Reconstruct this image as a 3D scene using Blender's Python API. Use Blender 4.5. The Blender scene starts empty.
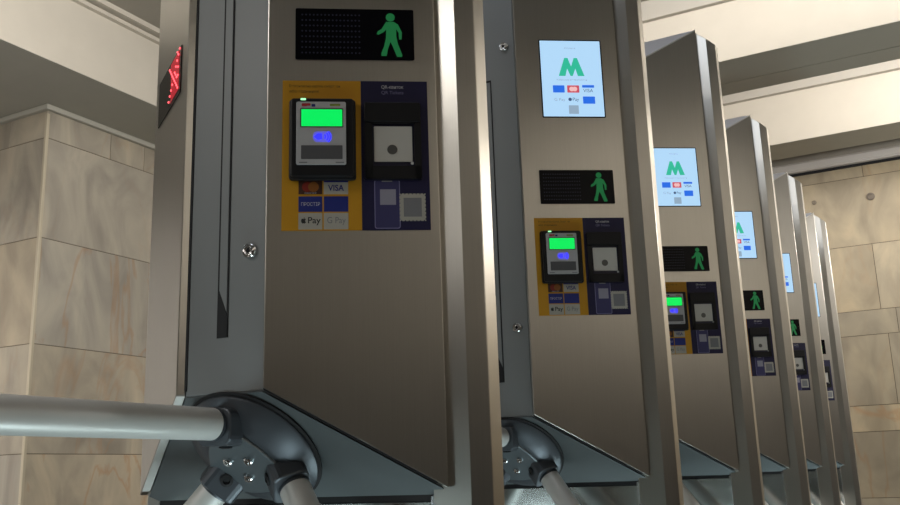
import bpy, bmesh, math, random
from mathutils import Vector, Matrix, Quaternion

random.seed(7)
SC = bpy.context.scene
COL = SC.collection
EYE = 0.85                      # height of the camera above the floor


# ------------------------------------------------------------------ materials
def new_mat(name):
    m = bpy.data.materials.new(name)
    m.use_nodes = True
    nt = m.node_tree
    return m, nt, nt.nodes['Principled BSDF']


def plain(name, col, rough=0.5, metal=0.0, emit=None, strength=1.0, spec=None, coat=0.0, noise=0.0):
    m, nt, b = new_mat(name)
    b.inputs['Base Color'].default_value = (*col, 1)
    b.inputs['Roughness'].default_value = rough
    b.inputs['Metallic'].default_value = metal
    if spec is not None:
        b.inputs['Specular IOR Level'].default_value = spec
    if coat:
        b.inputs['Coat Weight'].default_value = coat
    if emit:
        b.inputs['Emission Color'].default_value = (*emit, 1)
        b.inputs['Emission Strength'].default_value = strength
    if noise:
        tc = nt.nodes.new('ShaderNodeTexCoord')
        nz = nt.nodes.new('ShaderNodeTexNoise')
        nz.inputs['Scale'].default_value = 9
        nz.inputs['Detail'].default_value = 5
        mx = nt.nodes.new('ShaderNodeMix')
        mx.data_type = 'RGBA'
        mx.inputs['A'].default_value = (*[c * (1 - noise) for c in col], 1)
        mx.inputs['B'].default_value = (*[min(1, c * (1 + noise)) for c in col], 1)
        nt.links.new(tc.outputs['Object'], nz.inputs['Vector'])
        nt.links.new(nz.outputs['Fac'], mx.inputs['Factor'])
        nt.links.new(mx.outputs['Result'], b.inputs['Base Color'])
    return m


def brushed(name, col, rough, stretch, bump=0.02, var=0.12, aniso=0.0):
    m, nt, b = new_mat(name)
    tc = nt.nodes.new('ShaderNodeTexCoord')
    mp = nt.nodes.new('ShaderNodeMapping')
    mp.inputs['Scale'].default_value = stretch
    nz = nt.nodes.new('ShaderNodeTexNoise')
    nz.inputs['Scale'].default_value = 1.0
    nz.inputs['Detail'].default_value = 4
    nz.inputs['Roughness'].default_value = 0.65
    big = nt.nodes.new('ShaderNodeTexNoise')
    big.inputs['Scale'].default_value = 3.0
    big.inputs['Detail'].default_value = 3
    r = nt.nodes.new('ShaderNodeMapRange')
    r.inputs['To Min'].default_value = rough - var * 0.5
    r.inputs['To Max'].default_value = rough + var * 0.5
    mx = nt.nodes.new('ShaderNodeMix')
    mx.data_type = 'RGBA'
    mx.inputs['A'].default_value = (*[c * 0.92 for c in col], 1)
    mx.inputs['B'].default_value = (*[min(1, c * 1.08) for c in col], 1)
    bp = nt.nodes.new('ShaderNodeBump')
    bp.inputs['Strength'].default_value = bump
    bp.inputs['Distance'].default_value = 0.002
    L = nt.links.new
    L(tc.outputs['Object'], mp.inputs['Vector'])
    L(mp.outputs['Vector'], nz.inputs['Vector'])
    L(tc.outputs['Object'], big.inputs['Vector'])
    L(big.outputs['Fac'], r.inputs['Value'])
    L(nz.outputs['Fac'], mx.inputs['Factor'])
    L(mx.outputs['Result'], b.inputs['Base Color'])
    L(r.outputs['Result'], b.inputs['Roughness'])
    L(nz.outputs['Fac'], bp.inputs['Height'])
    L(bp.outputs['Normal'], b.inputs['Normal'])
    b.inputs['Metallic'].default_value = 1.0
    if aniso:
        tg = nt.nodes.new('ShaderNodeTangent')
        tg.direction_type = 'RADIAL'
        tg.axis = 'Z'
        b.inputs['Anisotropic'].default_value = aniso
        b.inputs['Anisotropic Rotation'].default_value = 0.0
        L(tg.outputs['Tangent'], b.inputs['Tangent'])
    return m


def marble(name, tint=(1, 1, 1)):
    """Pale polished marble; a per-tile colour attribute shifts tone and vein pattern."""
    m, nt, b = new_mat(name)
    N, L = nt.nodes.new, nt.links.new
    tc = N('ShaderNodeTexCoord')
    at = N('ShaderNodeAttribute')
    at.attribute_name = 'tile'
    off = N('ShaderNodeVectorMath'); off.operation = 'MULTIPLY_ADD'
    off.inputs[1].default_value = (9, 9, 9)
    L(at.outputs['Color'], off.inputs[0]); L(tc.outputs['Object'], off.inputs[2])
    warp = N('ShaderNodeTexNoise'); warp.inputs['Scale'].default_value = 2.2; warp.inputs['Detail'].default_value = 7
    warp.inputs['Distortion'].default_value = 1.1
    mp = N('ShaderNodeMapping'); mp.inputs['Rotation'].default_value = (0.5, 0.6, 0.4); mp.inputs['Scale'].default_value = (1.6, 1.6, 0.7)
    L(off.outputs[0], mp.inputs['Vector']); L(mp.outputs['Vector'], warp.inputs['Vector'])
    cr = N('ShaderNodeValToRGB')
    e = cr.color_ramp.elements
    e[0].position = 0.28; e[0].color = (0.225 * tint[0], 0.207 * tint[1], 0.182 * tint[2], 1)
    e[1].position = 0.72; e[1].color = (0.44 * tint[0], 0.395 * tint[1], 0.325 * tint[2], 1)
    k = e.new(0.5); k.color = (0.335 * tint[0], 0.307 * tint[1], 0.265 * tint[2], 1)
    L(warp.outputs['Fac'], cr.inputs['Fac'])
    # rusty veins
    v = N('ShaderNodeTexNoise'); v.inputs['Scale'].default_value = 1.3; v.inputs['Detail'].default_value = 5; v.inputs['Distortion'].default_value = 0.7
    L(mp.outputs['Vector'], v.inputs['Vector'])
    s = N('ShaderNodeMath'); s.operation = 'SUBTRACT'; s.inputs[1].default_value = 0.5; L(v.outputs['Fac'], s.inputs[0])
    ab = N('ShaderNodeMath'); ab.operation = 'ABSOLUTE'; L(s.outputs[0], ab.inputs[0])
    vr = N('ShaderNodeMapRange'); vr.inputs['From Min'].default_value = 0.0; vr.inputs['From Max'].default_value = 0.02
    vr.inputs['To Min'].default_value = 0.5; vr.inputs['To Max'].default_value = 0.0
    L(ab.outputs[0], vr.inputs['Value'])
    sp = N('ShaderNodeSeparateColor'); L(at.outputs['Color'], sp.inputs['Color'])
    vm = N('ShaderNodeMath'); vm.operation = 'MULTIPLY'; L(vr.outputs['Result'], vm.inputs[0]); L(sp.outputs['Blue'], vm.inputs[1])
    mx = N('ShaderNodeMix'); mx.data_type = 'RGBA'; mx.inputs['B'].default_value = (0.38, 0.20, 0.09, 1)
    L(vm.outputs[0], mx.inputs['Factor']); L(cr.outputs['Color'], mx.inputs['A'])
    # tone per tile: red channel = brightness, green channel = warmth
    br = N('ShaderNodeMapRange'); br.inputs['To Min'].default_value = 0.72; br.inputs['To Max'].default_value = 1.28
    L(sp.outputs['Red'], br.inputs['Value'])
    ml = N('ShaderNodeMix'); ml.data_type = 'RGBA'; ml.blend_type = 'MULTIPLY'; ml.inputs['Factor'].default_value = 1
    L(mx.outputs['Result'], ml.inputs['A']); L(br.outputs['Result'], ml.inputs['B'])
    wm = N('ShaderNodeMix'); wm.data_type = 'RGBA'
    wm.inputs['A'].default_value = (0.93, 0.99, 1.06, 1); wm.inputs['B'].default_value = (1.12, 1.0, 0.80, 1)
    L(sp.outputs['Green'], wm.inputs['Factor'])
    m2 = N('ShaderNodeMix'); m2.data_type = 'RGBA'; m2.blend_type = 'MULTIPLY'; m2.inputs['Factor'].default_value = 1
    L(ml.outputs['Result'], m2.inputs['A']); L(wm.outputs['Result'], m2.inputs['B'])
    L(m2.outputs['Result'], b.inputs['Base Color'])
    b.inputs['Roughness'].default_value = 0.42
    b.inputs['Specular IOR Level'].default_value = 0.35
    return m


M = {}
M['steel'] = brushed('brushed_steel', (0.53, 0.515, 0.48), 0.31, (700, 700, 6), 0.03, 0.06, 0.65)
M['steel_low'] = brushed('polished_steel', (0.50, 0.51, 0.50), 0.16, (300, 300, 5), 0.015, 0.06)
M['paint'] = plain('grey_paint', (0.245, 0.255, 0.26), 0.42, 0.2, noise=0.05)
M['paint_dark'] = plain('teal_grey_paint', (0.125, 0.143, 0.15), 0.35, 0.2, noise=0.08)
M['hub'] = plain('cast_grey_metal', (0.085, 0.095, 0.11), 0.42, 0.55, noise=0.12)
M['boss'] = plain('lighter_cast_metal', (0.17, 0.20, 0.22), 0.35, 0.6, noise=0.1)
M['arm'] = plain('satin_aluminium', (0.66, 0.66, 0.64), 0.42, 0.2, noise=0.03)
M['chrome'] = plain('chrome', (0.72, 0.72, 0.72), 0.18, 1.0)
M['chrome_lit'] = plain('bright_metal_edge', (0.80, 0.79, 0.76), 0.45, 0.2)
M['plaster_mid'] = plain('pale_grey_plaster', (0.48, 0.45, 0.40), 0.8, noise=0.04)
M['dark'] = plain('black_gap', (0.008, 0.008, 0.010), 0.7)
M['black'] = plain('black_plastic', (0.010, 0.010, 0.012), 0.45, spec=0.3)
M['gloss'] = plain('black_glass', (0.004, 0.004, 0.006), 0.25, spec=0.12)
M['yellow'] = plain('yellow_print', (0.62, 0.30, 0.010), 0.5, noise=0.05)
M['navy'] = plain('navy_print', (0.007, 0.006, 0.052), 0.5)
M['white'] = plain('white_print', (0.47, 0.45, 0.40), 0.5)
M['offwhite'] = plain('scanner_white', (0.60, 0.585, 0.55), 0.35)
M['grey_face'] = plain('pale_grey_plastic', (0.50, 0.50, 0.52), 0.45)
M['slate'] = plain('slate_plastic', (0.10, 0.10, 0.11), 0.5)
M['lens'] = plain('grey_lens', (0.10, 0.095, 0.09), 0.3)
M['lcd'] = plain('green_lcd', (0.0, 0.25, 0.05), 0.4, emit=(0.0, 0.85, 0.11), strength=0.95)
M['led'] = plain('green_led', (0.1, 0.4, 0.1), 0.4, emit=(0.35, 1.0, 0.45), strength=1.5)
M['blue_led'] = plain('blue_led', (0.02, 0.02, 0.6), 0.4, emit=(0.03, 0.03, 1.0), strength=1.4)
M['halo'] = plain('blue_backlight', (0.2, 0.2, 0.6), 0.4, emit=(0.13, 0.13, 0.95), strength=0.5)
M['man'] = plain('green_figure', (0.0, 0.10, 0.03), 0.5, emit=(0.007, 0.095, 0.027), strength=1.0)
M['red'] = plain('red_led', (0.5, 0.0, 0.0), 0.5, emit=(1.0, 0.10, 0.12), strength=2.6)
M['redglow'] = plain('red_backlight', (0.2, 0.0, 0.0), 0.5, emit=(0.6, 0.01, 0.03), strength=0.55)
M['dot'] = plain('unlit_led', (0.012, 0.014, 0.045), 0.5)
M['screen'] = plain('screen_white', (0.1, 0.1, 0.1), 0.4, emit=(0.46, 0.73, 1.0), strength=0.93)
M['scr_m'] = plain('screen_green', (0.0, 0.1, 0.05), 0.4, emit=(0.03, 0.50, 0.32), strength=0.95)
M['scr_blue'] = plain('screen_blue', (0.0, 0.0, 0.1), 0.4, emit=(0.02, 0.16, 0.80), strength=0.95)
M['scr_red'] = plain('screen_red', (0.1, 0.0, 0.0), 0.4, emit=(0.62, 0.08, 0.12), strength=0.95)
M['scr_pink'] = plain('screen_pink', (0.1, 0.0, 0.0), 0.4, emit=(0.9, 0.55, 0.55), strength=0.95)
M['scr_grey'] = plain('screen_grey', (0.0, 0.0, 0.0), 0.4, emit=(0.30, 0.42, 0.55), strength=0.95)
M['scr_ink'] = plain('screen_ink', (0.0, 0.0, 0.0), 0.4, emit=(0.05, 0.10, 0.22), strength=0.95)
M['ink'] = plain('brown_ink', (0.16, 0.09, 0.01), 0.6)
M['ink_black'] = plain('black_ink', (0.02, 0.02, 0.02), 0.6)
M['ink_grey'] = plain('grey_ink', (0.22, 0.22, 0.24), 0.6)
M['ink_white'] = plain('white_ink', (0.55, 0.55, 0.62), 0.6)
M['card_red'] = plain('dark_card', (0.055, 0.018, 0.012), 0.5)
M['mc_red'] = plain('red_disc', (0.26, 0.02, 0.012), 0.5)
M['mc_org'] = plain('orange_disc', (0.30, 0.10, 0.015), 0.5)
M['card_blue'] = plain('blue_card', (0.012, 0.025, 0.22), 0.5)
M['blue_ink'] = plain('blue_ink', (0.015, 0.02, 0.20), 0.5)
M['red_ink'] = plain('red_ink', (0.5, 0.03, 0.04), 0.5)
M['olive_ink'] = plain('olive_ink', (0.25, 0.30, 0.05), 0.5)
M['phone'] = plain('violet_print', (0.045, 0.042, 0.14), 0.5)
M['phone_line'] = plain('violet_line', (0.24, 0.23, 0.42), 0.5)
M['code_blank'] = plain('grey_violet_print', (0.34, 0.33, 0.42), 0.5)
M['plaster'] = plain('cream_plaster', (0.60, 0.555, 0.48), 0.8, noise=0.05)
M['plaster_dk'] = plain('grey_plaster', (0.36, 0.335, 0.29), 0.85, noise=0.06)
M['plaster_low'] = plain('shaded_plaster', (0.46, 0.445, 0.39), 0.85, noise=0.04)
M['cornice'] = plain('cornice_paint', (0.66, 0.63, 0.60), 0.6, noise=0.03)
M['grout'] = plain('grout', (0.13, 0.105, 0.07), 0.9)
M['bead'] = plain('corner_bead', (0.50, 0.44, 0.33), 0.5, noise=0.05)
M['marble'] = marble('pale_marble', (1.15, 1.16, 1.18))
M['marble_far'] = marble('warm_marble', (1.12, 1.08, 0.98))
M['reflect_dark'] = plain('dark_for_reflection', (0.05, 0.043, 0.036), 0.4, noise=0.3)
M['floor'] = plain('granite_floor', (0.09, 0.08, 0.07), 0.4, noise=0.35)


# ------------------------------------------------------------------ mesh helpers
def build(name, bm, mat, parent=None, smooth=False, bevel=0.0, segs=2, angle=35):
    bmesh.ops.remove_doubles(bm, verts=bm.verts, dist=1e-6)
    bmesh.ops.recalc_face_normals(bm, faces=bm.faces)
    me = bpy.data.meshes.new(name)
    bm.to_mesh(me)
    bm.free()
    me.materials.append(mat)
    o = bpy.data.objects.new(name, me)
    COL.objects.link(o)
    if parent is not None:
        o.parent = parent
    if smooth:
        for p in me.polygons:
            p.use_smooth = True
        try:
            me.set_sharp_from_angle(angle=math.radians(angle))
        except Exception:
            pass
    if bevel:
        md = o.modifiers.new('edge', 'BEVEL')
        md.width = bevel
        md.segments = segs
        md.limit_method = 'ANGLE'
        md.angle_limit = math.radians(40)
        md.harden_normals = False
    return o


def add_box(bm, x0, x1, y0, y1, z0, z1, xf=None):
    vs = []
    for z in (z0, z1):
        for x, y in ((x0, y0), (x1, y0), (x1, y1), (x0, y1)):
            p = Vector((x, y, z))
            vs.append(bm.verts.new(xf @ p if xf else p))
    for f in ((0, 3, 2, 1), (4, 5, 6, 7), (0, 1, 5, 4), (1, 2, 6, 5), (2, 3, 7, 6), (3, 0, 4, 7)):
        bm.faces.new([vs[i] for i in f])


def add_prism(bm, poly, w0, w1, xf):
    """Extrude a 2-D outline (u, v) from depth w0 to w1; xf maps (u, v, w)."""
    a = [bm.verts.new(xf @ Vector((u, v, w0))) for u, v in poly]
    b = [bm.verts.new(xf @ Vector((u, v, w1))) for u, v in poly]
    n = len(poly)
    bm.faces.new(list(reversed(a)))
    bm.faces.new(b)
    for i in range(n):
        bm.faces.new([a[i], a[(i + 1) % n], b[(i + 1) % n], b[i]])


def add_lathe(bm, prof, p0, axis, n=40):
    """Revolve (radius, height) pairs about the axis through p0."""
    axis = Vector(axis).normalized()
    q = axis.to_track_quat('Z', 'Y')
    rings = []
    for r, h in prof:
        if r < 1e-6:
            rings.append([bm.verts.new(Vector(p0) + axis * h)])
        else:
            rings.append([bm.verts.new(Vector(p0) + q @ Vector((r * math.cos(2 * math.pi * i / n), r * math.sin(2 * math.pi * i / n), h))) for i in range(n)])
    for A, B in zip(rings, rings[1:]):
        for i in range(n):
            j = (i + 1) % n
            if len(A) == 1 and len(B) == 1:
                continue
            if len(A) == 1:
                bm.faces.new([A[0], B[i], B[j]])
            elif len(B) == 1:
                bm.faces.new([A[i], B[0], A[j]])
            else:
                bm.faces.new([A[i], B[i], B[j], A[j]])


def rrect(u0, u1, v0, v1, r, n=5):
    out = []
    for cx, cy, a in ((u1 - r, v1 - r, 0), (u0 + r, v1 - r, 90), (u0 + r, v0 + r, 180), (u1 - r, v0 + r, 270)):
        for i in range(n + 1):
            t = math.radians(a + 90 * i / n)
            out.append((cx + r * math.cos(t), cy + r * math.sin(t)))
    return out


def disc(cu, cv, r, n=24):
    return [(cu + r * math.cos(2 * math.pi * i / n), cv + r * math.sin(2 * math.pi * i / n)) for i in range(n)]


def rect(u0, u1, v0, v1):
    return [(u0, v0), (u1, v0), (u1, v1), (u0, v1)]


def cut(bm, co, no):
    """Remove what lies on the side the normal points to and close the opening."""
    g = bm.verts[:] + bm.edges[:] + bm.faces[:]
    r = bmesh.ops.bisect_plane(bm, geom=g, plane_co=co, plane_no=no, clear_outer=True, dist=1e-6)
    ed = [x for x in r['geom_cut'] if isinstance(x, bmesh.types.BMEdge)]
    bmesh.ops.edgeloop_fill(bm, edges=ed)


def text_mesh(body, height, width=None, align='LEFT', bold=0.0):
    cu = bpy.data.curves.new('lettering', 'FONT')
    cu.body = body
    cu.size = 1.0
    cu.align_x = 'LEFT'
    cu.offset = bold
    ob = bpy.data.objects.new('lettering', cu)
    COL.objects.link(ob)
    dg = bpy.context.evaluated_depsgraph_get()
    dg.update()
    me = bpy.data.meshes.new_from_object(ob.evaluated_get(dg))
    bpy.data.objects.remove(ob)
    bpy.data.curves.remove(cu)
    xs = [v.co.x for v in me.vertices]; ys = [v.co.y for v in me.vertices]
    w, h = max(xs) - min(xs), max(ys) - min(ys)
    sy = height / h
    sx = (width / w) if width else sy
    tri = [[(v.co.x - min(xs)) * sx, (v.co.y - min(ys)) * sy] for v in me.vertices]
    faces = [list(p.vertices) for p in me.polygons]
    bpy.data.meshes.remove(me)
    return tri, faces


def add_text(bm, body, u, v, height, w, xf, width=None, bold=0.0):
    tri, faces = text_mesh(body, height, width, bold=bold)
    vs = [bm.verts.new(xf @ Vector((a + u, b + v, w))) for a, b in tri]
    for f in faces:
        try:
            bm.faces.new([vs[i] for i in f])
        except ValueError:
            pass


def tag(o, label=None, cat=None, group=None, kind=None):
    if label: o['label'] = label
    if cat: o['category'] = cat
    if group: o['group'] = group
    if kind: o['kind'] = kind
    return o


def part_label(o, label):
    o['label'] = label
    return o


# ------------------------------------------------------------------ the turnstile
# Local frame: x along the passage, y across it (away from the near passage), z up from the floor.
CA, SA = 0.83052, 0.55700        # heading of the slanted side panels
MX, MY = 0.073, -0.146           # front corner of the right-hand side panel
PLATE = 0.012
U0 = 0.0208                      # start of the sticker along the panel
E_ = Vector((CA, SA, 0)); N_ = Vector((SA, -CA, 0)); Z_ = Vector((0, 0, 1))
O_ = Vector((MX, MY, 0)) + E_ * U0


def frame(e, up, n, o):
    return Matrix(((e.x, up.x, n.x, o.x), (e.y, up.y, n.y, o.y), (e.z, up.z, n.z, o.z), (0, 0, 0, 1)))


FR = frame(E_, Z_, N_, O_)                                        # (u, height, out of the panel)
FLIP = Matrix.Diagonal((-1, 1, 1, 1))
FL = FLIP @ FR                                                    # the mirrored side
FG = frame(Vector((1, 0, 0)), Z_, Vector((0, -1, 0)), Vector((0, -0.136, 0)))   # the grey front strip

PANEL = [(-0.0208, 0.9648), (0.195, 0.8436), (0.2083, 0.836), (0.2083, 2.1756), (-0.0208, 2.048)]


def make_turnstile():
    root = bpy.data.objects.new('turnstile', None)
    COL.objects.link(root)
    root.empty_display_size = 0.2

    # ---- slanted stainless side panels
    bm = bmesh.new(); add_prism(bm, PANEL, -PLATE, 0, FR)
    build('side_panel', bm, M['steel'], root, bevel=0.0015)
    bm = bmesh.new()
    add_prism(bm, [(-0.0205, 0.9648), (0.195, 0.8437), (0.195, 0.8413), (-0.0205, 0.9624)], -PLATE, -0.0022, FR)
    build('edge_shade', bm, M['dark'], root)  # dark strip painting in the shade of the down-facing cut
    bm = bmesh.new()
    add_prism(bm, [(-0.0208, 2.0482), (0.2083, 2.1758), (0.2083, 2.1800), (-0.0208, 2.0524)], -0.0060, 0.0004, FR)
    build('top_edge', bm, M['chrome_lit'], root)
    bm = bmesh.new(); add_prism(bm, PANEL, -PLATE, 0, FL)
    part_label(build('side_panel', bm, M['steel'], root, bevel=0.0015), 'left steel panel with red light display')
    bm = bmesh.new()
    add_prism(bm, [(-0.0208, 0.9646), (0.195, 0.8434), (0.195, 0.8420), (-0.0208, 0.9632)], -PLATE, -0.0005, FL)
    build('edge_highlight', bm, M['chrome_lit'], root)  # bright strip painting in the light caught by the left cut

    # ---- grey painted core: upright body with 45 degree slopes below and above
    ix, iy = 0.0663 - 0.002, -0.136
    kx, ky = 0.2563 - 0.004, -0.0085
    plan = [(-ix, iy), (ix, iy), (kx, ky), (kx, 0.03), (ix, 0.11), (-ix, 0.11), (-kx, 0.03), (-kx, ky)]
    bm = bmesh.new()
    add_prism(bm, plan, 0.824, 2.4, Matrix.Identity(4))
    cut(bm, (0, 0, 0.828), (0, -1, -1))
    cut(bm, (0, 0, 2.183), (0, -1, 1))
    cut(bm, (0, 0.0, 2.183), (0, 1, 1))
    core = build('centre_body', bm, M['paint'], root, bevel=0.001)
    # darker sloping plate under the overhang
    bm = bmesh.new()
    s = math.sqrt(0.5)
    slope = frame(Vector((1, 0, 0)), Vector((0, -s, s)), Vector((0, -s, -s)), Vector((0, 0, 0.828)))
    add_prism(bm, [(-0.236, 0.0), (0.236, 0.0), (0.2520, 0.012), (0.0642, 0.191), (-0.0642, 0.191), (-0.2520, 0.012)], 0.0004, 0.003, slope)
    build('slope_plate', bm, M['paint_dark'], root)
    # roof sheet
    bm = bmesh.new()
    roof = frame(Vector((1, 0, 0)), Vector((0, s, s)), Vector((0, -s, s)), Vector((0, -0.136, 2.047)))
    add_prism(bm, [(-0.062, 0.0), (0.062, 0.0), (0.250, 0.180), (0.250, 0.192), (-0.250, 0.192), (-0.250, 0.180)], 0.0004, 0.004, roof)
    build('roof_plate', bm, plain('pale_blue_grey_paint', (0.62, 0.64, 0.72), 0.4, 0.1), root)

    # ---- slot in the grey strip with its inner strip
    bm = bmesh.new()
    for u0, u1 in ((-0.0130, -0.0100), (0.0035, 0.0055)):
        add_prism(bm, rect(u0, u1, 1.036, 1.71), 0.0005, 0.0012, FG)
    add_prism(bm, [(-0.0105, 1.036), (0.0055, 1.036), (0.0055, 1.058), (0.0035, 1.066), (-0.0105, 1.098)], 0.0005, 0.0012, FG)
    add_prism(bm, rect(-0.0125, 0.0055, 1.708, 1.712), 0.0005, 0.0012, FG)
    sl = build('slot', bm, M['dark'], root)
    bm = bmesh.new()
    add_prism(bm, [(-0.0100, 1.100), (0.0030, 1.070), (0.0030, 1.706), (-0.0100, 1.706)], 0.0005, 0.0016, FG)
    build('slot_strip', bm, M['paint'], sl)
    # shadow gaps beside the grey strip
    bm = bmesh.new()
    add_prism(bm, rect(-0.0672, -0.0632, 0.97, 2.03), 0.0, 0.0012, FG)
    build('joint', bm, M['dark'], root)

    # ---- two cam locks
    for zz in (1.147, 1.784):
        bm = bmesh.new()
        add_lathe(bm, [(0, 0.006), (0.0042, 0.006), (0.0055, 0.0035), (0.0075, 0.0035), (0.0088, 0.0065), (0.0106, 0.0045), (0.0112, 0.0), (0, 0)], FG @ Vector((0.0415, zz, 0.0)), (0, -1, 0), 28)
        lk = build('lock', bm, M['chrome'], root, smooth=True)
        bm = bmesh.new()
        add_prism(bm, rect(0.0405, 0.0425, zz - 0.0035, zz + 0.0035), 0.006, 0.0066, FG)
        add_prism(bm, disc(0.0415, zz, 0.0028, 12), 0.006, 0.0066, FG)
        build('keyhole', bm, M['dark'], lk)

    # ---- end posts (three-faced stainless columns)
    for sgn in (1, -1):
        if sgn > 0:
            pl = [(0.237, -0.010), (0.2905, -0.010), (0.314, 0.004), (0.314, 0.036), (0.2905, 0.050), (0.237, 0.050)]
        else:
            pl = [(-0.237, -0.004), (-0.262, -0.004), (-0.270, 0.004), (-0.270, 0.036), (-0.262, 0.046), (-0.237, 0.046)]
        bm = bmesh.new()
        add_prism(bm, pl, 0.0, 2.3, Matrix.Identity(4))
        cut(bm, (sgn * 0.263, 0, 2.170), (sgn * 0.88, 0, 1))
        cut(bm, (0, 0, 2.176), (0, 0, 1))
        build('end_post', bm, M['steel'], root, bevel=0.0012)

    # ---- lower stainless body
    bm = bmesh.new()
    add_box(bm, -0.237, 0.237, 0.0, 0.10, 0.0, 0.820)
    build('lower_body', bm, M['steel_low'], root, bevel=0.002)
    bm = bmesh.new()
    add_box(bm, -0.2362, 0.2362, -0.004, 0.004, 0.820, 0.8285)
    build('lower_rail', bm, M['dark'], root)
    bm = bmesh.new()
    add_box(bm, 0.231, 0.2368, -0.0065, 0.001, 0.0, 0.826)
    build('edge_strip', bm, M['chrome'], root)
    bm = bmesh.new()
    add_box(bm, -0.245, 0.32, -0.02, 0.12, 0.0, 0.02)
    build('base_plate', bm, M['steel_low'], root, bevel=0.003)

    # ---- tripod: hub on the slope, three arms
    AX = Vector((0, -s, -s))
    hc = Vector((0, -0.070, 0.898)) + AX * 0.004
    bm = bmesh.new()
    add_lathe(bm, [(0, 0), (0.0985, 0), (0.0985, 0.002), (0.094, 0.004), (0, 0.004)], hc, AX, 56)
    hub = build('tripod_hub', bm, M['dark'], root, smooth=True)
    bm = bmesh.new()
    add_lathe(bm, [(0, 0.002), (0.0945, 0.002), (0.0945, 0.006), (0.0925, 0.0085), (0.060, 0.028), (0.052, 0.030), (0, 0.030)], hc, AX, 56)
    build('hub_cover', bm, M['hub'], hub, smooth=True, angle=25)
    # raised triangular boss with bolts
    q = Matrix.Identity(4)
    ux, uy = Vector((1, 0, 0)), AX.cross(Vector((1, 0, 0)))
    HF = frame(ux, uy, AX, hc)
    A0 = Vector((0, -1, 0))
    perp0 = (A0 - AX * A0.dot(AX)).normalized()
    apex = Vector((0, -0.0455, 0.9235))
    dirs = []
    for k in range(3):
        d = Quaternion(AX, math.radians(120 * k)) @ A0
        dirs.append(d)
    tri = []
    for k in range(3):
        p = Quaternion(AX, math.radians(120 * k)) @ perp0
        a = math.atan2(p.dot(uy), p.dot(ux))
        for da, rr in ((-0.95, 0.050), (-0.42, 0.058), (0.42, 0.058), (0.95, 0.050)):
            tri.append((rr * math.cos(a + da), rr * math.sin(a + da)))
    bm = bmesh.new(); add_prism(bm, tri, 0.028, 0.0345, HF)
    build('hub_boss', bm, M['boss'], hub, bevel=0.002)
    for k in range(3):
        p = Quaternion(AX, math.radians(120 * k + 60)) @ perp0
        bp = hc + p * 0.020 + AX * 0.0345
        bm = bmesh.new()
        add_lathe(bm, [(0, 0.0), (0.0065, 0.0), (0.0065, 0.003), (0.005, 0.0045), (0.003, 0.0045), (0.003, 0.001), (0, 0.001)], bp, AX, 18)
        build('bolt', bm, M['chrome'], hub, smooth=True)
    for k, d in enumerate(dirs):
        side = d.cross(AX).normalized()
        up = side.cross(d).normalized()
        if up.dot(AX) < 0:
            up = -up
        # socket: a clevis block around the arm's root, growing out of the hub
        SF = frame(side, up, d, apex)
        bm = bmesh.new()
        w = 0.0275
        add_prism(bm, rrect(-w, w, -0.020, w, 0.012, 4), 0.045, 0.108, SF)
        so = build('arm_socket', bm, M['hub'], hub, bevel=0.0025)
        bm = bmesh.new()
        add_lathe(bm, [(0, 0.0), (0.0085, 0.0), (0.0085, 0.002), (0.005, 0.003), (0.0045, 0.0005), (0, 0.0005)], SF @ Vector((0, w, 0.084)), up, 18)
        build('socket_bolt', bm, M['dark'], so, smooth=True)
        # tube
        bm = bmesh.new()
        L = 0.56
        add_lathe(bm, [(0, 0.100), (0.0195, 0.100), (0.0205, 0.112), (0.0205, L - 0.006), (0.017, L), (0, L)], apex, d, 36)
        arm = build('barrier_arm', bm, M['arm'], root, smooth=True)
        bm = bmesh.new()
        add_lathe(bm, [(0.0195, 0.1075), (0.0216, 0.1075), (0.0216, 0.112), (0.0195, 0.112)], apex, d, 36)
        build('arm_collar', bm, M['hub'], arm, smooth=True)

    # ---- information screen
    bm = bmesh.new()
    add_prism(bm, rrect(0.0318, 0.1732, 1.6055, 1.7905, 0.002, 2), 0.0002, 0.001, FR)
    sc = build('information_screen', bm, M['gloss'], root)
    bm = bmesh.new(); add_prism(bm, rect(0.0343, 0.1706, 1.608, 1.7878), 0.001, 0.0014, FR)
    build('lit_display', bm, M['screen'], sc)
    # green letter M of the metro
    s0, z0 = 0.0343, 1.608
    mw = 0.058; mh = 0.043; mu = s0 + 0.039; mz = z0 + 0.0955
    bm = bmesh.new()
    mp = [(0, 0), (0.25, 1), (0.38, 1), (0.5, 0.52), (0.62, 1), (0.75, 1), (1, 0), (0.74, 0), (0.66, 0.42), (0.545, 0), (0.455, 0), (0.34, 0.42), (0.26, 0)]
    add_prism(bm, [(mu + a * mw, mz + b * mh) for a, b in mp], 0.0014, 0.0017, FR)
    build('metro_emblem', bm, M['scr_m'], sc)
    bm = bmesh.new()
    add_text(bm, 'Київський метрополітен', s0 + 0.034, z0 + 0.083, 0.0058, 0.0017, FR, width=0.068)
    build('screen_lettering', bm, M['scr_grey'], sc)
    bm = bmesh.new()
    add_text(bm, 'Оплата', s0 + 0.055, z0 + 0.160, 0.0045, 0.0017, FR, width=0.025)
    build('screen_lettering', bm, M['scr_grey'], sc)

    def icon(nm, u0, u1, v0, v1, mat, w0=0.0014, w1=0.0017, r=0.001):
        b2 = bmesh.new(); add_prism(b2, rrect(s0 + u0, s0 + u1, z0 + v0, z0 + v1, r, 2), w0, w1, FR)
        return build(nm, b2, mat, sc)
    icon('payment_icon', 0.024, 0.050, 0.056, 0.073, M['scr_blue'])
    icon('payment_icon', 0.056, 0.083, 0.056, 0.073, M['scr_red'])
    bm = bmesh.new()
    add_prism(bm, disc(s0 + 0.066, z0 + 0.0645, 0.0055, 16), 0.0017, 0.0019, FR)
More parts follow.
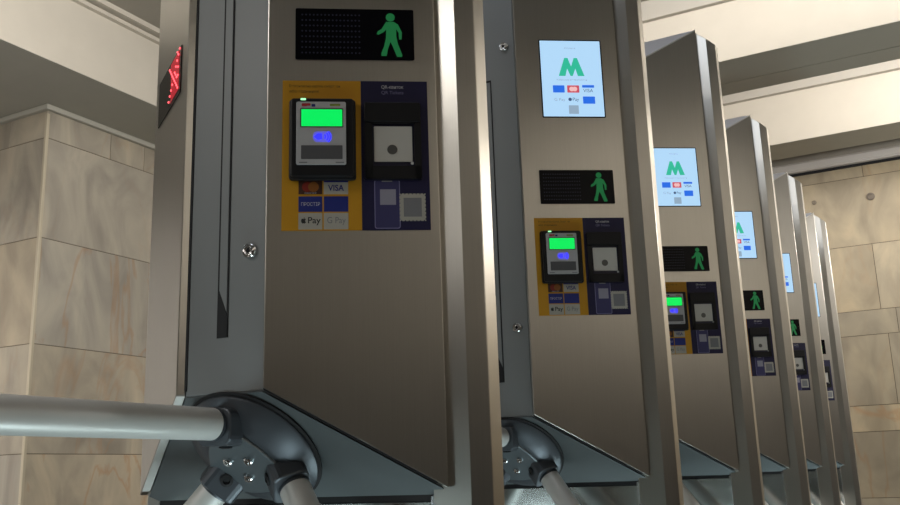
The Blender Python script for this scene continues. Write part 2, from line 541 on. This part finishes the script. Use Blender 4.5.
    add_prism(bm, disc(s0 + 0.073, z0 + 0.0645, 0.0055, 16), 0.0017, 0.0019, FR)
    build('icon_disc', bm, M['scr_pink'], sc)
    icon('payment_icon', 0.090, 0.117, 0.068, 0.074, M['scr_blue'])
    bm = bmesh.new()
    add_text(bm, 'VISA', s0 + 0.092, z0 + 0.057, 0.008, 0.0017, FR, width=0.022)
    build('screen_lettering', bm, M['scr_ink'], sc)
    bm = bmesh.new()
    add_text(bm, 'Pay', s0 + 0.067, z0 + 0.034, 0.010, 0.0017, FR, width=0.014)
    add_prism(bm, disc(s0 + 0.061, z0 + 0.040, 0.004, 12), 0.0014, 0.0017, FR)
    build('screen_lettering', bm, M['scr_ink'], sc)
    bm = bmesh.new()
    add_text(bm, 'G Pay', s0 + 0.026, z0 + 0.034, 0.009, 0.0017, FR, width=0.024)
    build('screen_lettering', bm, M['scr_grey'], sc)
    icon('payment_icon', 0.090, 0.117, 0.030, 0.047, M['scr_blue'])
    icon('ticket_icon', 0.057, 0.079, 0.006, 0.026, M['scr_grey'])

    # ---- black signal display with walking figure
    bm = bmesh.new(); add_prism(bm, rrect(0.0168, 0.1793, 1.4089, 1.4847, 0.002, 3), 0.0003, 0.0015, FR)
    sd = build('signal_display', bm, M['gloss'], root)
    bm = bmesh.new()
    for i in range(16):
        for j in range(8):
            cu, cv = 0.026 + i * 0.0052, 1.4185 + j * 0.0081
            add_prism(bm, disc(cu, cv, 0.0014, 6), 0.0015, 0.0017, FR)
    build('unlit_lights', bm, M['dot'], sd)
    fu, fv, fs = 0.128, 1.4135, 0.0655      # left edge, foot, height
    P = lambda pts: [(fu + a * fs, fv + b * fs) for a, b in pts]
    bm = bmesh.new()
    add_prism(bm, disc(fu + 0.29 * fs, fv + 0.905 * fs, 0.095 * fs, 18), 0.0015, 0.0018, FR)
    body = [(0.20, 0.80), (0.36, 0.80), (0.45, 0.74), (0.53, 0.56), (0.52, 0.40), (0.47, 0.40), (0.46, 0.55), (0.41, 0.64), (0.41, 0.47), (0.44, 0.30), (0.53, 0.04), (0.52, 0.0),
            (0.42, 0.0), (0.33, 0.24), (0.285, 0.34), (0.23, 0.18), (0.20, 0.02), (0.09, 0.02), (0.09, 0.08), (0.15, 0.24), (0.19, 0.42), (0.20, 0.62), (0.14, 0.56), (0.03, 0.50), (0.0, 0.52), (0.02, 0.58), (0.10, 0.63)]
    add_prism(bm, P(body), 0.0015, 0.0018, FR)
    build('walking_figure', bm, M['man'], sd)

    # ---- exit-side display with red lights
    bm = bmesh.new(); add_prism(bm, rrect(0.0168, 0.1793, 1.4089, 1.4847, 0.002, 3), 0.0003, 0.0015, FL)
    wd = build('warning_display', bm, M['gloss'], root)
    bm = bmesh.new()
    add_prism(bm, [(0.028, 1.482), (0.090, 1.482), (0.082, 1.418), (0.028, 1.418)], 0.0015, 0.0017, FL)
    build('red_glow', bm, M['redglow'], wd)
    bm = bmesh.new()
    pts = set()
    for i in range(-4, 5):
        pts.add((i, i)); pts.add((i, -i))
    pts |= {(-5, 5), (-3, 5), (-4, 1), (-4, -1), (-2, 0), (-3, -1)}
    for i, j in pts:
        add_lathe(bm, [(0.0019, 0.0), (0.0017, 0.0012), (0, 0.0018)], FL @ Vector((0.064 + i * 0.0078, 1.449 + j * 0.0066, 0.0017)), FLIP.to_3x3() @ N_, 8)
    build('red_light', bm, M['red'], wd)

    # ---- stickers
    SZ = 1.1672
    def pr(bm, poly, w0, w1):
        add_prism(bm, [(u, SZ + v) for u, v in poly], w0, w1, FR)
    bm = bmesh.new(); pr(bm, rect(0.0, 0.1048, 0, 0.2104), 0.0002, 0.001)
    ys = build('payment_sticker', bm, M['yellow'], root)
    bm = bmesh.new()
    add_text(bm, 'Безконтактна картка, смартфон', 0.009, SZ + 0.1995, 0.0052, 0.0012, FR, width=0.068)
    add_text(bm, 'або годинник', 0.009, SZ + 0.1920, 0.0050, 0.0012, FR, width=0.040)
    build('sticker_lettering', bm, M['ink'], ys)
    cells = [(0.022, 0.053), (0.0550, 0.0870)]
    rows = [(0.0495, 0.0690), (0.0255, 0.0465), (0.0015, 0.0238)]
    mats = [['card_red', 'white'], ['card_blue', 'card_blue'], ['white', 'white']]
    for i, (v0, v1) in enumerate(rows):
        for j, (u0, u1) in enumerate(cells):
            bm = bmesh.new(); pr(bm, rect(u0, u1, v0, v1), 0.001, 0.0013)
            c = build('card_logo', bm, M[mats[i][j]], ys)
            bm = bmesh.new()
            if (i, j) == (0, 0):
                pr(bm, disc(u0 + 0.0115, v0 + 0.0100, 0.0070), 0.0013, 0.0015)
                build('logo_disc', bm, M['mc_red'], c)
                bm = bmesh.new(); pr(bm, disc(u0 + 0.0195, v0 + 0.0100, 0.0070), 0.0013, 0.0016)
                build('logo_disc', bm, M['mc_org'], c)
                bm = bmesh.new(); add_text(bm, 'mastercard', u0 + 0.008, SZ + v0 + 0.0008, 0.0022, 0.0015, FR, width=0.015)
                build('logo_lettering', bm, M['ink_white'], c)
            elif (i, j) == (0, 1):
                add_text(bm, 'VISA', u0 + 0.0055, SZ + v0 + 0.0045, 0.0085, 0.0015, FR, width=0.021, bold=0.02)
                build('logo_lettering', bm, M['blue_ink'], c)
                bm = bmesh.new(); pr(bm, rect(u0, u1, v1 - 0.003, v1), 0.0013, 0.0015)
                build('logo_stripe', bm, M['blue_ink'], c)
            elif (i, j) == (1, 0):
                add_text(bm, 'ПРОСТІР', u0 + 0.0035, SZ + v0 + 0.0080, 0.0050, 0.0015, FR, width=0.0245)
                build('logo_lettering', bm, M['ink_white'], c)
            elif (i, j) == (2, 0):
                add_text(bm, 'Pay', u0 + 0.0125, SZ + v0 + 0.0055, 0.0112, 0.0015, FR, width=0.0165, bold=0.012)
                pr(bm, [(u0 + 0.0035 + 0.0064 * a, v0 + 0.0080 + 0.0070 * b) for a, b in
                        ((0.5, 0.86), (0.68, 0.97), (0.86, 0.92), (0.98, 0.80), (0.84, 0.64), (0.84, 0.44), (1.0, 0.28), (0.86, 0.08), (0.70, 0.0), (0.5, 0.06), (0.32, 0.0), (0.14, 0.12), (0.0, 0.45), (0.04, 0.78), (0.20, 0.96), (0.36, 0.95))], 0.0013, 0.0015)
                pr(bm, [(u0 + 0.0066, v0 + 0.0148), (u0 + 0.0076, v0 + 0.0150), (u0 + 0.0082, v0 + 0.0164), (u0 + 0.0072, v0 + 0.0162)], 0.0013, 0.0015)
                build('logo_lettering', bm, M['ink_black'], c)
            elif (i, j) == (2, 1):
                add_text(bm, 'G Pay', u0 + 0.0045, SZ + v0 + 0.0055, 0.0112, 0.0015, FR, width=0.0240)
                build('logo_lettering', bm, M['ink_grey'], c)
            else:
                pr(bm, rect(u0 + 0.001, u1 - 0.001, v0 + 0.0185, v1 - 0.001), 0.0013, 0.0014)
                build('logo_stripe', bm, M['blue_ink'], c)

    bm = bmesh.new(); pr(bm, rect(0.1049, 0.1955, 0, 0.2104), 0.0002, 0.001)
    bs = build('ticket_sticker', bm, M['navy'], root)
    bm = bmesh.new()
    add_text(bm, 'QR-квиток', 0.133, SZ + 0.1985, 0.0058, 0.0012, FR, width=0.030, bold=0.015)
    build('sticker_lettering', bm, M['ink_white'], bs)
    bm = bmesh.new()
    add_text(bm, 'QR Tickets', 0.133, SZ + 0.1905, 0.0056, 0.0012, FR, width=0.030)
    build('sticker_lettering', bm, M['phone_line'], bs)
    bm = bmesh.new(); pr(bm, rrect(0.1215, 0.1555, 0.002, 0.0695, 0.003, 4), 0.001, 0.0012)
    ph = build('phone_picture', bm, M['phone_line'], bs)
    bm = bmesh.new(); pr(bm, rrect(0.1226, 0.1544, 0.0031, 0.0684, 0.0025, 4), 0.0012, 0.0013)
    build('phone_display', bm, M['phone'], ph)
    bm = bmesh.new(); pr(bm, rect(0.1315, 0.1455, 0.0665, 0.0686), 0.0013, 0.0014)
    build('phone_notch', bm, M['white'], ph)
    bm = bmesh.new(); pr(bm, rect(0.1290, 0.1500, 0.0345, 0.0560), 0.0013, 0.0014)
    build('blank_code_square', bm, M['code_blank'], ph)
    # white stamp with perforated edge (its code is left blank)
    u0, u1, v0, v1 = 0.1545, 0.1895, 0.0120, 0.0500
    out = []
    nt = 7
    def edge(p, q):
        for i in range(nt):
            for t, d in ((0.0, 0), (0.28, 0), (0.5, 0.0017), (0.72, 0)):
                f = (i + t) / nt
                x, y = p[0] + (q[0] - p[0]) * f, p[1] + (q[1] - p[1]) * f
                nx, ny = -(q[1] - p[1]), q[0] - p[0]
                l = math.hypot(nx, ny)
                out.append((x + nx / l * d, y + ny / l * d))
    edge((u0, v0), (u1, v0)); edge((u1, v0), (u1, v1)); edge((u1, v1), (u0, v1)); edge((u0, v1), (u0, v0))
    bm = bmesh.new(); pr(bm, out, 0.0014, 0.0017)
    st = build('stamp_picture', bm, M['white'], bs)
    bm = bmesh.new(); pr(bm, rect(u0 + 0.0055, u1 - 0.0055, v0 + 0.006, v1 - 0.006), 0.0017, 0.0018)
    build('blank_code_square', bm, M['ink_grey'], st)

    # ---- contactless card reader
    def pz(u0, u1, v0, v1, r, du=0.0012, dv=-0.0062): return rrect(u0 + du, u1 + du, SZ + v0 + dv, SZ + v1 + dv, r, 4)
    bm = bmesh.new()
    add_prism(bm, pz(0.0085, 0.0965, 0.0736, 0.1860, 0.004), 0.0008, 0.010, FR)
    add_prism(bm, pz(0.0110, 0.0940, 0.0756, 0.1845, 0.004), 0.009, 0.018, FR)
    rd = build('card_reader', bm, M['black'], root, bevel=0.002)
    bm = bmesh.new(); add_prism(bm, pz(0.0185, 0.0838, 0.0905, 0.1785, 0.0025), 0.0178, 0.020, FR)
    fp = build('reader_face', bm, M['grey_face'], rd, bevel=0.0006)
    bm = bmesh.new(); add_prism(bm, pz(0.0235, 0.0800, 0.1420, 0.1690, 0.001), 0.0198, 0.0203, FR)
    build('screen_surround', bm, M['slate'], rd)
    bm = bmesh.new(); add_prism(bm, pz(0.0252, 0.0788, 0.1437, 0.1672, 0.0005), 0.0203, 0.0206, FR)
    build('reader_screen', bm, M['lcd'], rd)
    bm = bmesh.new(); add_prism(bm, pz(0.0250, 0.0790, 0.0980, 0.1170, 0.0008), 0.0199, 0.0203, FR)
    build('reader_pad', bm, M['slate'], rd)
    for q, mt in (((0.0255, 0.0325, 0.1718, 0.1758, 0.0012), 'red_ink'), ((0.0318, 0.0372, 0.1725, 0.1758, 0.001), 'red_ink'),
                  ((0.0225, 0.0330, 0.0925, 0.0942, 0.0004), 'ink_grey'), ((0.0700, 0.0810, 0.0925, 0.0942, 0.0004), 'ink_grey')):
        bm = bmesh.new(); add_prism(bm, pz(*q), 0.0199, 0.0202, FR)
        build('reader_mark', bm, M[mt], rd)
    bm = bmesh.new(); add_prism(bm, pz(0.0385, 0.0435, 0.1712, 0.1750, 0.001), 0.0199, 0.0202, FR)
    build('reader_mark', bm, M['blue_ink'], rd)
    bm = bmesh.new(); add_prism(bm, pz(0.0625, 0.0765, 0.1722, 0.1752, 0.001), 0.0199, 0.0202, FR)
    build('reader_mark', bm, M['olive_ink'], rd)
    bm = bmesh.new(); add_prism(bm, pz(0.0405, 0.0655, 0.1215, 0.1365, 0.006), 0.0198, 0.0201, FR)
    build('symbol_backlight', bm, M['halo'], rd)
    # blue contactless symbol: hand with card and radio waves
    bm = bmesh.new()
    cz = SZ + 0.129 - 0.0062
    add_prism(bm, [(0.0425, cz), (0.0475, cz + 0.0045), (0.0535, cz + 0.0045), (0.0535, cz - 0.0035), (0.0480, cz - 0.0045)], 0.0201, 0.0204, FR)
    for r0 in (0.0035, 0.0070, 0.0100):
        arc = []
        for i in range(7):
            t = math.radians(-42 + 14 * i); arc.append((0.0535 + r0 * math.cos(t), cz + r0 * math.sin(t)))
        for i in range(6, -1, -1):
            t = math.radians(-42 + 14 * i); arc.append((0.0535 + (r0 + 0.0018) * math.cos(t), cz + (r0 + 0.0018) * math.sin(t)))
        add_prism(bm, arc, 0.0201, 0.0204, FR)
    build('contactless_symbol', bm, M['blue_led'], rd)
    bm = bmesh.new(); add_prism(bm, pz(0.0240, 0.0310, 0.1812, 0.1838, 0.001), 0.0180, 0.0186, FR)
    build('status_light', bm, M['led'], rd)

    # ---- ticket scanner: black surround, pale window set inside
    bm = bmesh.new()
    F = [(0.1100, 0.1850, 0.0720, 0.0900), (0.1100, 0.1850, 0.1500, 0.1800), (0.1100, 0.1200, 0.0720, 0.1800), (0.1760, 0.1850, 0.0720, 0.1800)]
    for a, b_, c, d in F:
        add_prism(bm, pz(a, b_, c, d, 0.0025, 0, -0.003), 0.0008, 0.007, FR)
    tsn = build('ticket_scanner', bm, M['black'], root, bevel=0.001)
    bm = bmesh.new()
    add_prism(bm, pz(0.1085, 0.1865, 0.0708, 0.1812, 0.003, -0.0006, -0.0030), 0.0008, 0.0030, FR)
    build('scanner_back', bm, plain('navy_black_plastic', (0.012, 0.011, 0.04), 0.4), tsn)
    bm = bmesh.new(); add_prism(bm, pz(0.1100, 0.1850, 0.1520, 0.1795, 0.002, -0.0006, -0.0030), 0.0068, 0.0095, FR)
    build('scanner_hood', bm, M['black'], tsn, bevel=0.001)
    bm = bmesh.new(); add_prism(bm, pz(0.1225, 0.1738, 0.0965, 0.1465, 0.0012, -0.0006, -0.0030), 0.0028, 0.0045, FR)
    build('scanner_window', bm, M['offwhite'], tsn)
    bm = bmesh.new(); add_prism(bm, disc(0.1462, SZ + 0.1105, 0.0068), 0.0044, 0.0050, FR)
    build('scanner_lens', bm, M['lens'], tsn)
    bm = bmesh.new(); add_prism(bm, disc(0.1725, SZ + 0.0905, 0.0022, 12), 0.0068, 0.0078, FR)
    build('scanner_light', bm, M['grey_face'], tsn)
    return root


def copy_tree(o, parent=None):
    c = o.copy()
    COL.objects.link(c)
    if parent is not None:
        c.parent = parent
    for ch in list(o.children):
        copy_tree(ch, c)
    return c


XC, YC, STEP = -0.841, 1.080, 0.85
GRP = 'stainless steel turnstiles standing in a row'
LABELS = [
    'large nearest stainless turnstile whose long barrier arm points left, red lights on its side',
    'stainless turnstile second from the camera, its entire lit information screen and yellow sticker uncovered',
    'third stainless turnstile from the camera, lit screen with green letter and yellow sticker half hidden',
    'fourth stainless turnstile from the camera, screen cut down to half of the green letter',
    'stainless turnstile second from the far marble wall, its screen only a narrow lit strip',
    'smallest stainless turnstile at the far end of the row, beside the marble wall',
]
first = make_turnstile()
stiles = [first] + [copy_tree(first) for _ in range(5)]
for k, t in enumerate(stiles):
    t.location = (XC, YC + STEP * k, 0)
    tag(t, LABELS[k], 'turnstile', GRP)


# ------------------------------------------------------------------ the hall
def struct(name, bm, mat, bevel=0.0):
    return tag(build(name, bm, mat, bevel=bevel), kind='structure')


def tiles(name, quads, mat, depth, tones):
    """quads: (origin, ax, ay, n, u0, u1, v0, v1) slabs with thin joints; one mesh with a colour attribute."""
    bm = bmesh.new()
    lay = bm.loops.layers.float_color.new('tile')
    gap = 0.0022
    for (o, ax, ay, n, u0, u1, v0, v1), tone in zip(quads, tones):
        F = frame(Vector(ax), Vector(ay), Vector(n), Vector(o))
        before = set(bm.faces)
        add_prism(bm, rect(u0 + gap, u1 - gap, v0 + gap, v1 - gap), -depth, 0, F)
        for f in bm.faces:
            if f not in before:
                for l in f.loops:
                    l[lay] = (*tone, 1)
    return bm


Zc = lambda h: h + EYE
CEIL, BEAM = Zc(2.66), Zc(2.20)
XL, XR, YF, YB = -9.0, 6.0, -7.0, 7.25

bm = bmesh.new(); add_box(bm, XL, XR, YF, YB + 0.3, -0.1, 0.0); struct('floor', bm, M['floor'])
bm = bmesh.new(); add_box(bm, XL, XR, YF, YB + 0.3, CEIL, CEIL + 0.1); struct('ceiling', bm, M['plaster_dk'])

# beams: one along the row on the left, two across the hall beyond the row
def beam(name, x0, x1, y0, y1):
    b = bmesh.new(); add_box(b, x0, x1, y0, y1, BEAM, CEIL)
    return struct(name, b, M['plaster'])
def soffit(name, x0, x1, y0, y1, z0, z1, mat):
    b = bmesh.new(); add_box(b, x0, x1, y0, y1, z0, z1)
    return struct(name, b, mat)
beam('ceiling_beam', -5.7, -3.985, YF, 5.035)
beam('ceiling_beam', -8.9, XR, 5.035, 5.55)
beam('ceiling_beam', -8.9, XR, 6.66, 7.02)
# underside shade painted as darker plaster sheets, the middle one in two steps
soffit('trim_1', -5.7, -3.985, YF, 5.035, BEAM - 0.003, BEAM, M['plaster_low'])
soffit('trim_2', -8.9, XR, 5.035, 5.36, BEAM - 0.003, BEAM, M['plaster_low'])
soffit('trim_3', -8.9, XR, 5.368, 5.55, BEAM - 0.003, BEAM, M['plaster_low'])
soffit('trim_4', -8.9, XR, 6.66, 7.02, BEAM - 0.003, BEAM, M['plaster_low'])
# cornices where the beams meet the ceiling
b = bmesh.new()
add_box(b, -3.99, -3.955, YF, 5.03, CEIL - 0.068, CEIL - 0.045)
add_box(b, -3.99, -3.925, YF, 5.03, CEIL - 0.03, CEIL)
struct('trim_5', b, M['plaster'])
b = bmesh.new(); add_box(b, -3.9, XR, 5.00, 5.04, CEIL - 0.12, CEIL); struct('trim_6', b, M['plaster_mid'])
b = bmesh.new(); add_box(b, -3.9, XR, 6.62, 6.665, CEIL - 0.10, CEIL); struct('trim_7', b, M['plaster_mid'])

# far wall, marble slabs (bottom to top rows), with cornice
wx0, wx1 = -3.2, 5.9
rows = [  # z0, z1 (relative to eye), joints, tone (brightness, warmth, veins)
    (-0.85, -0.24, [-1.5, -0.35, 0.8, 2.0], (0.45, 0.45, 0.3)),
    (-0.24, 0.205, [-1.6, -0.05, 1.1], (0.36, 0.45, 0.75)),
    (0.205, 0.385, [-2.0, -0.02, 1.4], (0.56, 0.80, 0.8)),
    (0.385, 0.875, [-1.3, -0.40, 0.55, 1.6], (0.52, 0.48, 0.15)),
    (0.875, 1.050, [-1.4, -0.33, 1.0], (0.36, 0.42, 0.1)),
    (1.050, 1.525, [-1.2, -0.425, 0.5, 1.5], (0.58, 0.60, 0.2)),
    (1.525, 2.03, [-1.5, 0.1, 1.2], (0.62, 0.62, 0.2)),
    (2.03, 2.30, [-1.35, -0.42, 0.6, 1.6], (0.54, 0.62, 0.5)),
]
qs, tn = [], []
for z0, z1, js, t in rows:
    xs = [wx0] + js + [wx1]
    for a, b_ in zip(xs, xs[1:]):
        qs.append(((0, YB, 0), (1, 0, 0), (0, 0, 1), (0, -1, 0), a, b_, Zc(z0), Zc(z1)))
        tn.append((t[0] + random.uniform(-.10, .10), t[1] + random.uniform(-.12, .12), t[2]))
bm = tiles('wall_back', qs, None, 0.012, tn)
wb = tag(build('wall_back', bm, M['marble_far']), kind='structure')
bm = bmesh.new(); add_box(bm, XL, XR, YB + 0.0025, YB + 0.3, 0, CEIL); struct('trim_13', bm, M['grout'])
b = bmesh.new()
add_box(b, -3.2, XR, YB - 0.03, YB + 0.01, Zc(2.203), CEIL)
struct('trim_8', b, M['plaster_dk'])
b = bmesh.new()
add_prism(b, [(0.0, 2.130), (-0.040, 2.133), (-0.052, 2.150), (-0.052, 2.190), (-0.04, 2.205), (0.0, 2.205)], -3.2, XR,
          Matrix(((0, 0, 1, 0), (1, 0, 0, YB), (0, 1, 0, EYE), (0, 0, 0, 1))))
struct('trim_9', b, M['cornice'])
b = bmesh.new(); add_box(b, -3.2, XR, YB - 0.012, YB, Zc(2.112), Zc(2.131)); struct('cornice_shadow', b, M['dark'])  # dark strip painting in the shadow below the cornice

# marble pier on the left
px0, px1, py0, py1 = -5.55, -4.50, 3.485, 5.03
zr = [-0.85, -0.41, 0.19, 0.79, 1.40, 2.00, 2.20]
toneR = [(.5, .5, .3), (.58, .72, .9), (.52, .62, .55), (.46, .40, .85), (.56, .46, .12), (.52, .52, .25)]
toneL = [(.42, .5, .1), (.40, .42, .1), (.38, .55, .2), (.52, .78, .1), (.48, .52, .15), (.36, .55, .15)]
jR = [[], [], [], [], [], [3.96, 4.24]]
jL = [[], [], [], [], [], [-4.83]]
qs, tn = [], []
for i in range(6):
    ys = [py0] + (jR[i] or [4.45 + (0.12 if i % 2 else 0)]) + [py1]
    for j, (a, b_) in enumerate(zip(ys, ys[1:])):
        qs.append(((px1, 0, 0), (0, 1, 0), (0, 0, 1), (1, 0, 0), a, b_, Zc(zr[i]), Zc(zr[i + 1])))
        t = toneR[i]; tn.append((t[0] - 0.06 * j, t[1] + 0.05 * j, t[2]))
    xs = [px0] + jL[i] + [px1]
    for j, (a, b_) in enumerate(zip(xs, xs[1:])):
        qs.append(((0, py0, 0), (1, 0, 0), (0, 0, 1), (0, -1, 0), a, b_, Zc(zr[i]), Zc(zr[i + 1])))
        t = toneL[i]; tn.append((t[0] + 0.04 * j, t[1], t[2]))
bm = tiles('wall_left', qs, None, 0.006, tn)
tag(build('wall_left', bm, M['marble']), kind='structure')
bm = bmesh.new(); add_box(bm, px0, px1 - 0.003, py0 + 0.003, py1, 0, BEAM - 0.004); struct('trim_14', bm, M['grout'])
bm = bmesh.new(); add_box(bm, px1 - 0.016, px1 + 0.004, py0 - 0.004, py0 + 0.016, 0, BEAM - 0.05); struct('trim_11', bm, M['bead'], 0.004)
bm = bmesh.new()
add_box(bm, px0, px1 + 0.03, py0 - 0.03, py1, BEAM - 0.035, BEAM - 0.003)
struct('trim_12', bm, M['plaster_low'], 0.006)

# remaining walls of the hall, out of the picture
bm = bmesh.new(); add_box(bm, XL - 0.2, XL, YF, YB, 0, CEIL); struct('wall_far_left', bm, M['cornice'])
bm = bmesh.new(); add_box(bm, XR, XR + 0.2, YF, YB, 0, CEIL); struct('wall_right', bm, M['plaster_dk'])
bm = bmesh.new(); add_box(bm, XL, XR, YF - 0.2, YF, 0, CEIL); struct('wall_front', bm, M['plaster_dk'])

# added dark slabs, unseen, to darken the steel's lower reflections
bm = bmesh.new(); add_box(bm, XR - 0.03, XR, YF, YB, 0, 2.15); struct('reflect_dark_right', bm, M['reflect_dark'])
bm = bmesh.new(); add_box(bm, XL, XR - 0.03, YF, YF + 0.03, 0, 2.15); struct('reflect_dark_front', bm, M['reflect_dark'])

# two anchor plugs left in the far wall
for i, (x, z, lab) in enumerate(((-0.39, 1.872, 'dark round plug in the far marble wall, farther from the turnstiles'),
                                 (-0.775, 1.89, 'faint small plug in the far marble wall, just above the last turnstile'))):
    bm = bmesh.new()
    R = 0.028 if i == 0 else 0.017
    add_lathe(bm, [(0, 0.004), (R * 0.55, 0.004), (R * 0.6, 0.008), (R, 0.006), (R, -0.002), (0, -0.002)], (x, YB, Zc(z)), (0, -1, 0), 20)
    tag(build('wall_plug', bm, plain('plug_metal', (0.17, 0.14, 0.11) if i == 0 else (0.24, 0.20, 0.15), 0.5, 0.3), smooth=True), lab, 'wall plug')


# ------------------------------------------------------------------ light
def area(name, loc, target, size, size_y, power, col, spread=180):
    l = bpy.data.lights.new(name, 'AREA')
    l.shape = 'RECTANGLE'; l.size = size; l.size_y = size_y; l.energy = power; l.color = col
    l.spread = math.radians(spread)
    o = bpy.data.objects.new(name, l); COL.objects.link(o)
    o.location = loc
    o.rotation_euler = (Vector(target) - Vector(loc)).to_track_quat('-Z', 'Y').to_euler()
    return o

WARM = (1.0, 0.955, 0.895)
COOL = (0.79, 0.98, 1.0)
area('unseen_lamp', (0.9, 4.25, 3.3), (0.6, 5.04, 3.3), 4.5, 0.25, 22, WARM, 90)  # added out of view to brighten the near beam's face
area('unseen_lamp', (0.2, 5.75, 3.3), (0.2, 6.66, 3.3), 6.0, 0.2, 8, WARM, 110)  # added behind the near beam to light the far beam's face
area('unseen_lamp', (1.0, 6.1, 3.45), (0.6, 7.25, 1.8), 4.0, 0.2, 38, WARM)  # added between the beams, unseen, to warm the far wall
area('wall_fill', (3.4, 5.7, 2.75), (-0.4, 7.25, 2.9), 1.2, 0.3, 130, WARM)  # added fill, out of view, brightening the far wall and cornice
area('unseen_lamp', (-2.2, 1.6, 3.3), (-4.3, 4.0, 2.4), 0.4, 2.4, 86, WARM)  # added fill for the marble pier, out of view
area('unseen_lamp', (-6.3, 1.0, 3.45), (-7.6, 1.0, 0.8), 0.5, 4.0, 360, WARM)  # added to light the unseen left wall that the steel reflects
area('unseen_lamp', (-2.6, -2.5, 3.4), (-2.6, -2.5, 0), 2.5, 0.4, 55, WARM)
area('unseen_lamp', (3.6, -1.5, 3.2), (6.0, -1.5, 2.9), 5.0, 0.3, 200, WARM)  # added to light the unseen right wall mirrored in the panels
area('floor_lamp', (-1.7, -0.4, 0.45), (-0.9, 1.6, 0.75), 0.4, 0.3, 4.2, COOL)
area('unseen_lamp', (-3.4, -6.2, 3.2), (-1.8, 2.0, 1.2), 4.5, 0.3, 26, WARM)
area('unseen_lamp', (-1.0, 0.9, 3.42), (-0.84, 3.6, 2.0), 1.3, 1.1, 13, (0.86, 0.92, 1.0))  # added cool fill, unseen, brightening the roof plates
for k in range(6):                       # cool lamps low in each passage
    area('passage_lamp', (-0.5, 0.84 + STEP * k, 0.12), (-0.84, 0.95 + STEP * k, 0.9), 0.4, 0.2, 3.8, COOL)

w = bpy.data.worlds.new('hall_air')
SC.world = w
w.use_nodes = True
w.node_tree.nodes['Background'].inputs['Color'].default_value = (1.0, 0.95, 0.88, 1)
w.node_tree.nodes['Background'].inputs['Strength'].default_value = 0.12

# ------------------------------------------------------------------ camera
cam = bpy.data.cameras.new('camera')
cam.sensor_fit = 'HORIZONTAL'
cam.sensor_width = 36
cam.lens = 36 * 943.383 / 900
cam.clip_start = 0.02
co = bpy.data.objects.new('camera', cam)
COL.objects.link(co)
r = Vector((0.87879624, 0.47611561, -0.03211067)); u = Vector((0.13725144, -0.18773967, 0.97258206)); f = Vector((-0.45703306, 0.85910869, 0.23033247))
co.matrix_world = Matrix(((r.x, u.x, -f.x, 0), (r.y, u.y, -f.y, 0), (r.z, u.z, -f.z, EYE), (0, 0, 0, 1)))
SC.camera = co
SC.view_settings.view_transform = 'Standard'
